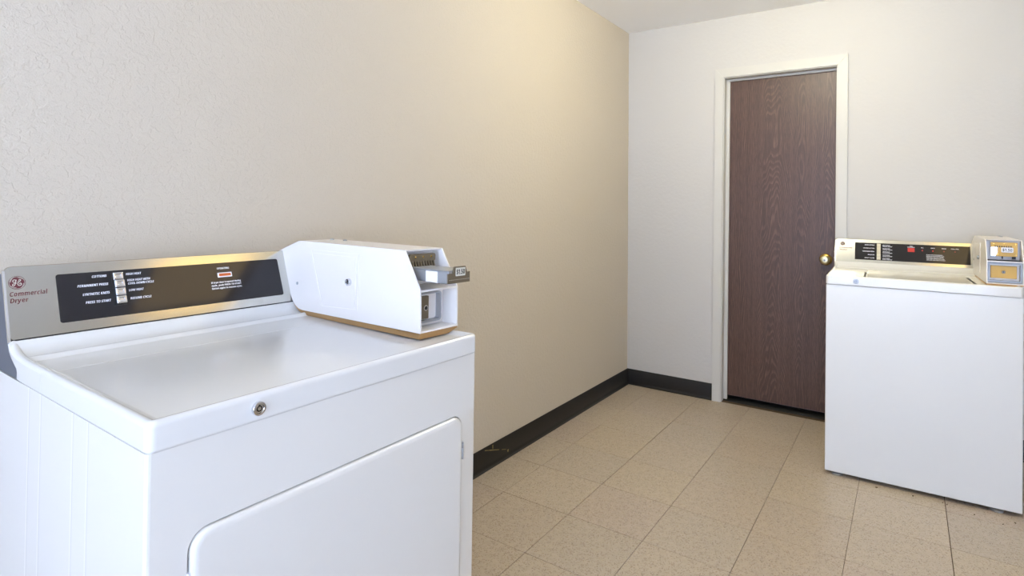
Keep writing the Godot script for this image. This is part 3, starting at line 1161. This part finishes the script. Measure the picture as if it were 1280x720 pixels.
		for k in 5:
			var yy := 0.1085 - 0.0178 * k
			text(panel, left[k], Vector3(0.1800, yy, z), 0.0046, pw, 2, lw[k], 0.1)
			text(panel, right[k][0], Vector3(0.2165, yy + 0.0010, z), 0.0042, pw, 0, 0.0320, 0.1)
			text(panel, right[k][1], Vector3(0.2165, yy - 0.0055, z), 0.0042, pw, 0, 0.0420, 0.1)
			st = mb()
			rslab(st, 0.1905, yy - 0.0084, 0.2080, yy + 0.0084, 0.001, [[0.0, 0.0], [0.0, 0.0035], [0.0012, 0.0046], [0.003, 0.005]], Transform3D.IDENTITY, 3)
			build(st, "push_button", M["almond"], panel)
		text(panel, "TIME", Vector3(0.3400, 0.1105, z), 0.0040, pw, 1, 0.0130)
		text(panel, "REMAINING", Vector3(0.3400, 0.1050, z), 0.0040, pw, 1, 0.0300)
		st = mb()
		rslab(st, 0.3255, 0.0800, 0.3545, 0.1010, 0.0008, [[0.0, 0.0], [0.0, 0.0010], [0.0004, 0.0013]], Transform3D.IDENTITY, 2)
		build(st, "time_display", M["red_led"], panel)
		var names := ["FILL", "WASH", "RINSE", "FINAL SPIN"]
		var nx := [0.3872, 0.4305, 0.4756, 0.5195]
		for k in 4:
			text(panel, names[k], Vector3(nx[k], 0.1045, z), 0.0042, pw, 1, [0.010, 0.017, 0.0175, 0.031][k])
			st = mb()
			disc(st, 0.0030, 0.0022, Transform3D(Basis.IDENTITY, Vector3(nx[k], 0.0895, 0.0006)), 12)
			build(st, "led", M["red_led"] if k < 2 else M["red_off"], panel)
		var lines := ["Do not wash items soiled with", "gasoline or any flammable liquid.", "Load washer, add soap, close lid,", "select fabric setting, insert coins", "and push slide fully in to start."]
		for k in 5:
			text(panel, lines[k], Vector3(0.4035, 0.0690 - 0.0068 * k, z), 0.0040, pw, 0, [0.066, 0.073, 0.070, 0.074, 0.078][k])

func make_coin_box(root: Node3D, washer: bool) -> void:
	var ox := 0.006 if washer else 0.0
	var oy := -0.0075 if washer else 0.0
	var x0 := 0.572
	var x1 := 0.690
	var t := 0.0035
	var side := PackedVector2Array([Vector2(-0.1194, 1.0945), Vector2(-0.0666, 1.0085), Vector2(-0.0650, 0.9155), Vector2(-0.5250, 0.9112), Vector2(-0.542, 0.9130), Vector2(-0.558, 0.9195), Vector2(-0.5715, 0.9300), Vector2(-0.6632, 1.0582), Vector2(-0.5462, 1.0958)])
	var st := mb()
	prism(st, side, "x", x0, x0 + t, 0.95)
	prism(st, side, "x", x1 - t, x1, 0.95)
	# top, rear slope, bottom, back stop
	prism(st, PackedVector2Array([Vector2(-0.1194, 1.0945), Vector2(-0.5462, 1.0958), Vector2(-0.6632, 1.0582), Vector2(-0.662, 1.0545), Vector2(-0.5462, 1.0923), Vector2(-0.1214, 1.0910)]), "x", x0 + t, x1 - t, 0.95)
	prism(st, PackedVector2Array([Vector2(-0.0652, 0.9155), Vector2(-0.525, 0.9112), Vector2(-0.525, 0.9150), Vector2(-0.0652, 0.9195)]), "x", x0 + t, x1 - t)
	prism(st, PackedVector2Array([Vector2(-0.5715, 0.9300), Vector2(-0.6632, 1.0582), Vector2(-0.6597, 1.0597), Vector2(-0.568, 0.9315)]), "x", x0 + t, x1 - t)
	# shelf between the two openings
	box(st, Vector3(x0 + t, 1.0050, -0.160), Vector3(x1 - t, 1.0090, -0.0668))
	# walls at the back of the openings
	box(st, Vector3(x0 + t, 1.0090, -0.160), Vector3(x1 - t, 1.0920, -0.150))
	if washer:
		box(st, Vector3(x0 + t, 0.9195, -0.098), Vector3(x1 - t, 1.0050, -0.092))
	else:
		box(st, Vector3(x0 + t, 0.9195, -0.120), Vector3(x1 - t, 1.0050, -0.112))
	var cb := build(st, "coin_box", M["coin_white"], root)
	var turn := -0.020 if washer else -0.054
	var piv := Vector3(x0, 0.0, -0.066)
	var bs := Basis(Vector3.UP, turn)
	cb.transform = Transform3D(bs, piv - bs * piv + Vector3(ox, oy, 0.0))
	# gold tray underneath, curling up at the rear
	st = mb()
	var pb := PackedVector2Array([Vector2(-0.0660, 0.9155), Vector2(-0.0675, 0.9025), Vector2(-0.5100, 0.8995), Vector2(-0.530, 0.9020), Vector2(-0.548, 0.9090), Vector2(-0.563, 0.9190), Vector2(-0.5735, 0.9305), Vector2(-0.5715, 0.9300), Vector2(-0.558, 0.9195), Vector2(-0.542, 0.9130), Vector2(-0.5250, 0.9112)])
	prism(st, pb, "x", x0 + 0.001, x1 - 0.030, 0.8)
	prism(st, PackedVector2Array([Vector2(x1 - 0.030, 0.9112), Vector2(x1 - 0.030, 0.9026), Vector2(x1 - 0.028, 0.9026), Vector2(x1 - 0.003, 0.9112)]), "z", -0.525, -0.0668)
	prism(st, PackedVector2Array([Vector2(-0.0660, 0.9155), Vector2(-0.0668, 0.9110), Vector2(-0.5250, 0.9110)]), "x", x0 + 0.001, x1 - 0.001)
	build(st, "gold_tray", M["gold_base"] , cb)
	# service door in the left side
	st = mb()
	var dpoly := PackedVector2Array([Vector2(-0.4922, 1.0760), Vector2(-0.2846, 1.0752), Vector2(-0.2868, 0.9376), Vector2(-0.4366, 0.9300)])
	var cen := Vector2.ZERO
	for p in dpoly:
		cen += p / 4.0
	# a shallow frame: outer ridge and inner leaf with a groove between
	for ring in [[1.0, 0.955, 0.0012], [0.88, 0.0, 0.0014]]:
		var outer := PackedVector2Array()
		for p in dpoly:
			outer.append(cen + (p - cen) * float(ring[0]))
		if ring[1] > 0.0:
			for k in 4:
				var j := (k + 1) % 4
				var a: Vector2 = outer[k]
				var b: Vector2 = outer[j]
				var ai: Vector2 = cen + (dpoly[k] - cen) * float(ring[1])
				var bi: Vector2 = cen + (dpoly[j] - cen) * float(ring[1])
				prism(st, PackedVector2Array([a, b, bi, ai]), "x", x0 - float(ring[2]), x0 + 0.001)
		else:
			prism(st, outer, "x", x0 - float(ring[2]), x0 + 0.001)
	build(st, "service_door", M["coin_white"], cb)
	var left := Transform3D(Basis(Vector3.UP, -PI / 2.0), Vector3.ZERO)
	st = mb()
	lathe(st, [Vector2(0.0088, 0.0), Vector2(0.0088, 0.006), Vector2(0.0078, 0.0075), Vector2(0.0055, 0.0078), Vector2(0.0048, 0.0062), Vector2(0.0, 0.0062)], Transform3D(left.basis, Vector3(x0 - 0.0012, 1.0052, -0.3192)), 24)
	build(st, "lock", M["grey_metal"] if washer else M["chrome"], cb)
	st = mb()
	lathe(st, [Vector2(0.0024, 0.0062), Vector2(0.0024, 0.0068), Vector2(0.0037, 0.0068), Vector2(0.0037, 0.0062)], Transform3D(left.basis, Vector3(x0 - 0.0012, 1.0052, -0.3192)), 16)
	build(st, "lock_keyway", M["black"], cb)
	st = mb()
	lathe(st, [Vector2(0.0042, 0.0), Vector2(0.0040, 0.0012), Vector2(0.0026, 0.0022), Vector2(0.0, 0.0026)], Transform3D(left.basis, Vector3(x0, 0.9805, -0.5515)), 14)
	build(st, "screw", M["dull_metal"], cb)
	for bz in [-0.53, -0.47]:
		st = mb()
		lathe(st, [Vector2(0.0055, 0.0), Vector2(0.0055, 0.003), Vector2(0.004, 0.0045), Vector2(0.0, 0.005)], Transform3D(Basis(Vector3.RIGHT, -PI / 2.0), Vector3(0.664, 1.0950, bz)), 12)
		build(st, "bolt", M["dull_metal"], cb)

	if not washer:
		# comb plate with coin slots, slide pulled out, price plate
		st = mb()
		rslab(st, 0.5885, 1.0660, 0.6685, 1.0835, 0.004, [[0.0, -0.128], [0.0, -0.121], [0.0008, -0.120]], Transform3D.IDENTITY, 3)
		build(st, "slot_plate", M["bronze"], cb)
		for k in 3:
			st = mb()
			disc(st, 0.0021, 0.0012, Transform3D(Basis.IDENTITY, Vector3(0.605 + 0.0245 * k, 1.0765, -0.1202)), 10, 0.0004)
			build(st, "rivet", M["brass"], cb)
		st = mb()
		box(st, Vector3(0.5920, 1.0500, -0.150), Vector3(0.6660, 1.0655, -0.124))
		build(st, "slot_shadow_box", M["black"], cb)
		for k in 9:
			var fx := 0.5935 + 0.0082 * k
			st = mb()
			prism(st, PackedVector2Array([Vector2(-0.126, 1.0700), Vector2(-0.1185, 1.0690), Vector2(-0.1165, 1.0630), Vector2(-0.1130, 1.0530), Vector2(-0.126, 1.0530)]), "x", fx, fx + 0.0030)
			build(st, "slot_fin", M["bronze"], cb)
		st = mb()
		rbox(st, Vector3(0.5935, 1.0270, -0.128), Vector3(0.6500, 1.0535, -0.0022), 0.0022)
		build(st, "coin_slide", M["dull_metal"], cb)
		st = mb()
		rbox(st, Vector3(0.5915, 1.0535, -0.118), Vector3(0.6520, 1.0560, -0.002), 0.0009)
		build(st, "slide_cover", M["dull_metal"], cb)
		st = mb()
		rbox(st, Vector3(0.5920, 1.0275, -0.072), Vector3(0.5942, 1.0520, -0.036), 0.0006)
		build(st, "slide_sticker", M["coin_white"], cb)
		st = mb()
		var hp := PackedVector2Array([Vector2(0.5885, 1.0285), Vector2(0.6565, 1.0285), Vector2(0.6565, 1.0515), Vector2(0.6475, 1.0500), Vector2(0.6425, 1.0635), Vector2(0.6400, 1.0645), Vector2(0.6100, 1.0645), Vector2(0.6075, 1.0635), Vector2(0.6035, 1.0500), Vector2(0.5885, 1.0500)])
		prism(st, hp, "z", -0.0022, 0.0018, 0.9)
		build(st, "slide_handle", M["bronze"], cb)
		st = mb()
		rslab(st, 0.6110, 1.0435, 0.6410, 1.0615, 0.001, [[0.0, 0.0014], [0.0, 0.0022], [0.0004, 0.0026]], Transform3D.IDENTITY, 2)
		build(st, "price_plate", M["print_cream"], cb)
		text(cb, "$1.50", Vector3(0.6260, 1.0525, 0.0026), 0.0105, M["print_black"], 1, 0.0255, 0.0)
		st = mb()
		for k in 12:
			box(st, Vector3(0.5915 + 0.0054 * k, 1.0355, 0.0016), Vector3(0.5947 + 0.0054 * k, 1.0364, 0.0020))
		build(st, "print_line", M["print_cream"], cb)
		# coin vault in the lower opening
		st = mb()
		var fr := [rr(0.592, 0.9285, 0.6680, 0.9975, 0.008, 5), rr(0.5965, 0.9330, 0.6635, 0.9930, 0.006, 5)]
		var n: int = fr[0].size()
		for i in n:
			var j := (i + 1) % n
			prism(st, PackedVector2Array([fr[0][i], fr[0][j], fr[1][j], fr[1][i]]), "z", -0.112, -0.098)
		build(st, "vault_frame", M["dull_metal"], cb)
		st = mb()
		rslab(st, 0.5990, 0.9360, 0.6330, 0.9880, 0.001, [[0.0, -0.112], [0.0, -0.104], [0.0006, -0.1032]], Transform3D.IDENTITY, 2)
		build(st, "vault_plate", M["bronze"], cb)
		st = mb()
		lathe(st, [Vector2(0.0066, 0.0), Vector2(0.0062, 0.0020), Vector2(0.0046, 0.0026), Vector2(0.0042, 0.0012), Vector2(0.0, 0.0012)], Transform3D(Basis.IDENTITY, Vector3(0.6225, 0.9610, -0.1034)), 20)
		build(st, "vault_lock", M["chrome"], cb)
		st = mb()
		disc(st, 0.0040, 0.0004, Transform3D(Basis.IDENTITY, Vector3(0.6225, 0.9610, -0.1022)), 16, 0.0001)
		build(st, "vault_keyway", M["black"], cb)
	else:
		st = mb()
		rslab(st, 0.5905, 1.0260, 0.6740, 1.0835, 0.003, [[0.0, -0.125], [0.0, -0.1165], [0.0010, -0.1155]], Transform3D.IDENTITY, 3)
		build(st, "slot_plate", M["chrome"], cb)
		st = mb()
		prism(st, PackedVector2Array([Vector2(0.5895, 1.0640), Vector2(0.6120, 1.0640), Vector2(0.6120, 1.0450), Vector2(0.6060, 1.0270), Vector2(0.6745, 1.0270), Vector2(0.6745, 1.0845), Vector2(0.5895, 1.0845)]), "z", -0.116, -0.106)
		build(st, "slide_face", M["gold"], cb)
		for k in 8:
			st = mb()
			box(st, Vector3(0.6015 + 0.0072 * k, 1.0640, -0.107), Vector3(0.6055 + 0.0072 * k, 1.0705, -0.1052))
			build(st, "coin_slot", M["black"], cb)
		st = mb()
		rslab(st, 0.6225, 1.0435, 0.6610, 1.0640, 0.003, [[0.0, -0.107], [0.0, -0.0985], [0.0010, -0.0975]], Transform3D.IDENTITY, 3)
		build(st, "price_plate", M["print_white"], cb)
		text(cb, "$1.50", Vector3(0.6417, 1.0537, -0.0975), 0.0115, M["print_black"], 1, 0.0300, 0.0)
		for sp in [Vector2(0.599, 1.078), Vector2(0.632, 1.079), Vector2(0.668, 1.078), Vector2(0.612, 1.035), Vector2(0.668, 1.034)]:
			st = mb()
			disc(st, 0.0020, 0.0010, Transform3D(Basis.IDENTITY, Vector3(sp.x, sp.y, -0.106)), 10, 0.0003)
			build(st, "rivet", M["brass"], cb)
		for bx in [0.6265, 0.6630]:
			st = mb()
			rbox(st, Vector3(bx - 0.002 if bx < 0.65 else bx - 0.006, 1.0165, -0.112), Vector3(bx + 0.002 if bx < 0.65 else bx + 0.006, 1.0270, -0.104), 0.001)
			build(st, "slide_stop", M["black"], cb)
		st = mb()
		box(st, Vector3(0.5756, 1.0091, -0.148), Vector3(0.6864, 1.0102, -0.070))
		build(st, "slide_bed", M["black"], cb)
		# framed gold vault plate
		st = mb()
		var fr := [rr(0.5765, 0.9225, 0.6855, 1.0040, 0.002, 3), rr(0.5815, 0.9290, 0.6790, 0.9960, 0.003, 3)]
		var n: int = fr[0].size()
		for i in n:
			var j := (i + 1) % n
			prism(st, PackedVector2Array([fr[0][i], fr[0][j], fr[1][j], fr[1][i]]), "z", -0.092, -0.070)
		build(st, "vault_frame", M["grey_metal"], cb)
		st = mb()
		rslab(st, 0.5870, 0.9380, 0.6700, 0.9890, 0.001, [[0.0, -0.092], [0.0, -0.0835], [0.0006, -0.0828]], Transform3D.IDENTITY, 2)
		build(st, "vault_plate", M["gold"], cb)
		st = mb()
		lathe(st, [Vector2(0.0062, 0.0), Vector2(0.0058, 0.0020), Vector2(0.0042, 0.0026), Vector2(0.0038, 0.0012), Vector2(0.0, 0.0012)], Transform3D(Basis.IDENTITY, Vector3(0.6285, 0.9640, -0.0830)), 20)
		build(st, "vault_lock", M["grey_metal"], cb)
		st = mb()
		box(st, Vector3(0.6272, 0.9600, -0.0819), Vector3(0.6290, 0.9680, -0.0812))
		build(st, "vault_keyway", M["black"], cb)

func make_machines() -> void:
	var d := base("clothes_dryer", Vector3(0.7555, 0, 3.3633), 1.5565)
	tag(d, "white coin-operated clothes dryer with a large front door by the beige wall", "dryer")
	make_cabinet(d, 0.016, 0.69, true)
	make_feet(d, 0.016, 0.69)
	make_top(d, false)
	make_console(d, false)
	make_coin_box(d, false)
	var w := base("washing_machine", Vector3(1.2684, 0, 0.7234), 0.0306)
	tag(w, "white coin-operated top-loading washer with red display beside the brown door", "washer")
	make_cabinet(w, 0.0168, 0.688, false)
	make_feet(w, 0.0168, 0.688)
	make_top(w, true)
	make_console(w, true)
	make_coin_box(w, true)

func make_crumbs() -> void:
	# bits of dirt on the floor along the washer's front
	var spots := [Vector3(1.925, 0, 0.760), Vector3(1.715, 0, 0.742), Vector3(1.70, 0, 0.735), Vector3(1.60, 0, 0.738), Vector3(1.80, 0, 0.775), Vector3(1.885, 0, 0.800), Vector3(1.47, 0, 0.742)]
	var places := ["by the washer's right foot", "under the middle of the washer front", "at the dark joint under the washer", "left of the joint under the washer", "on the joint before the washer", "farthest out before the washer", "near the washer's left foot"]
	for k in spots.size():
		var st := mb()
		var r := RandomNumberGenerator.new()
		r.seed = 40 + k
		var pts := PackedVector2Array()
		var s := r.randf_range(0.0022, 0.0045)
		for i in 7:
			var a := TAU * i / 7.0
			pts.append(Vector2(cos(a) * s * r.randf_range(0.6, 1.3), sin(a) * s * 0.5 * r.randf_range(0.6, 1.3)))
		prism(st, pts, "y", 0.0, 0.0025)
		var o := build(st, "dirt_crumb", M["joint"], self)
		o.position = spots[k]
		o.rotation.y = r.randf() * 3.0
		tag(o, "tiny dark brown crumb of dirt " + places[k], "dirt", "dirt crumbs before the washer")

func _ready() -> void:
	rng.seed = 1
	setup_view()
	bold = SystemFont.new()
	bold.font_names = PackedStringArray(["Droid Sans"])
	bold.font_weight = 700
	make_materials()
	make_room()
	make_machines()
	make_crumbs()
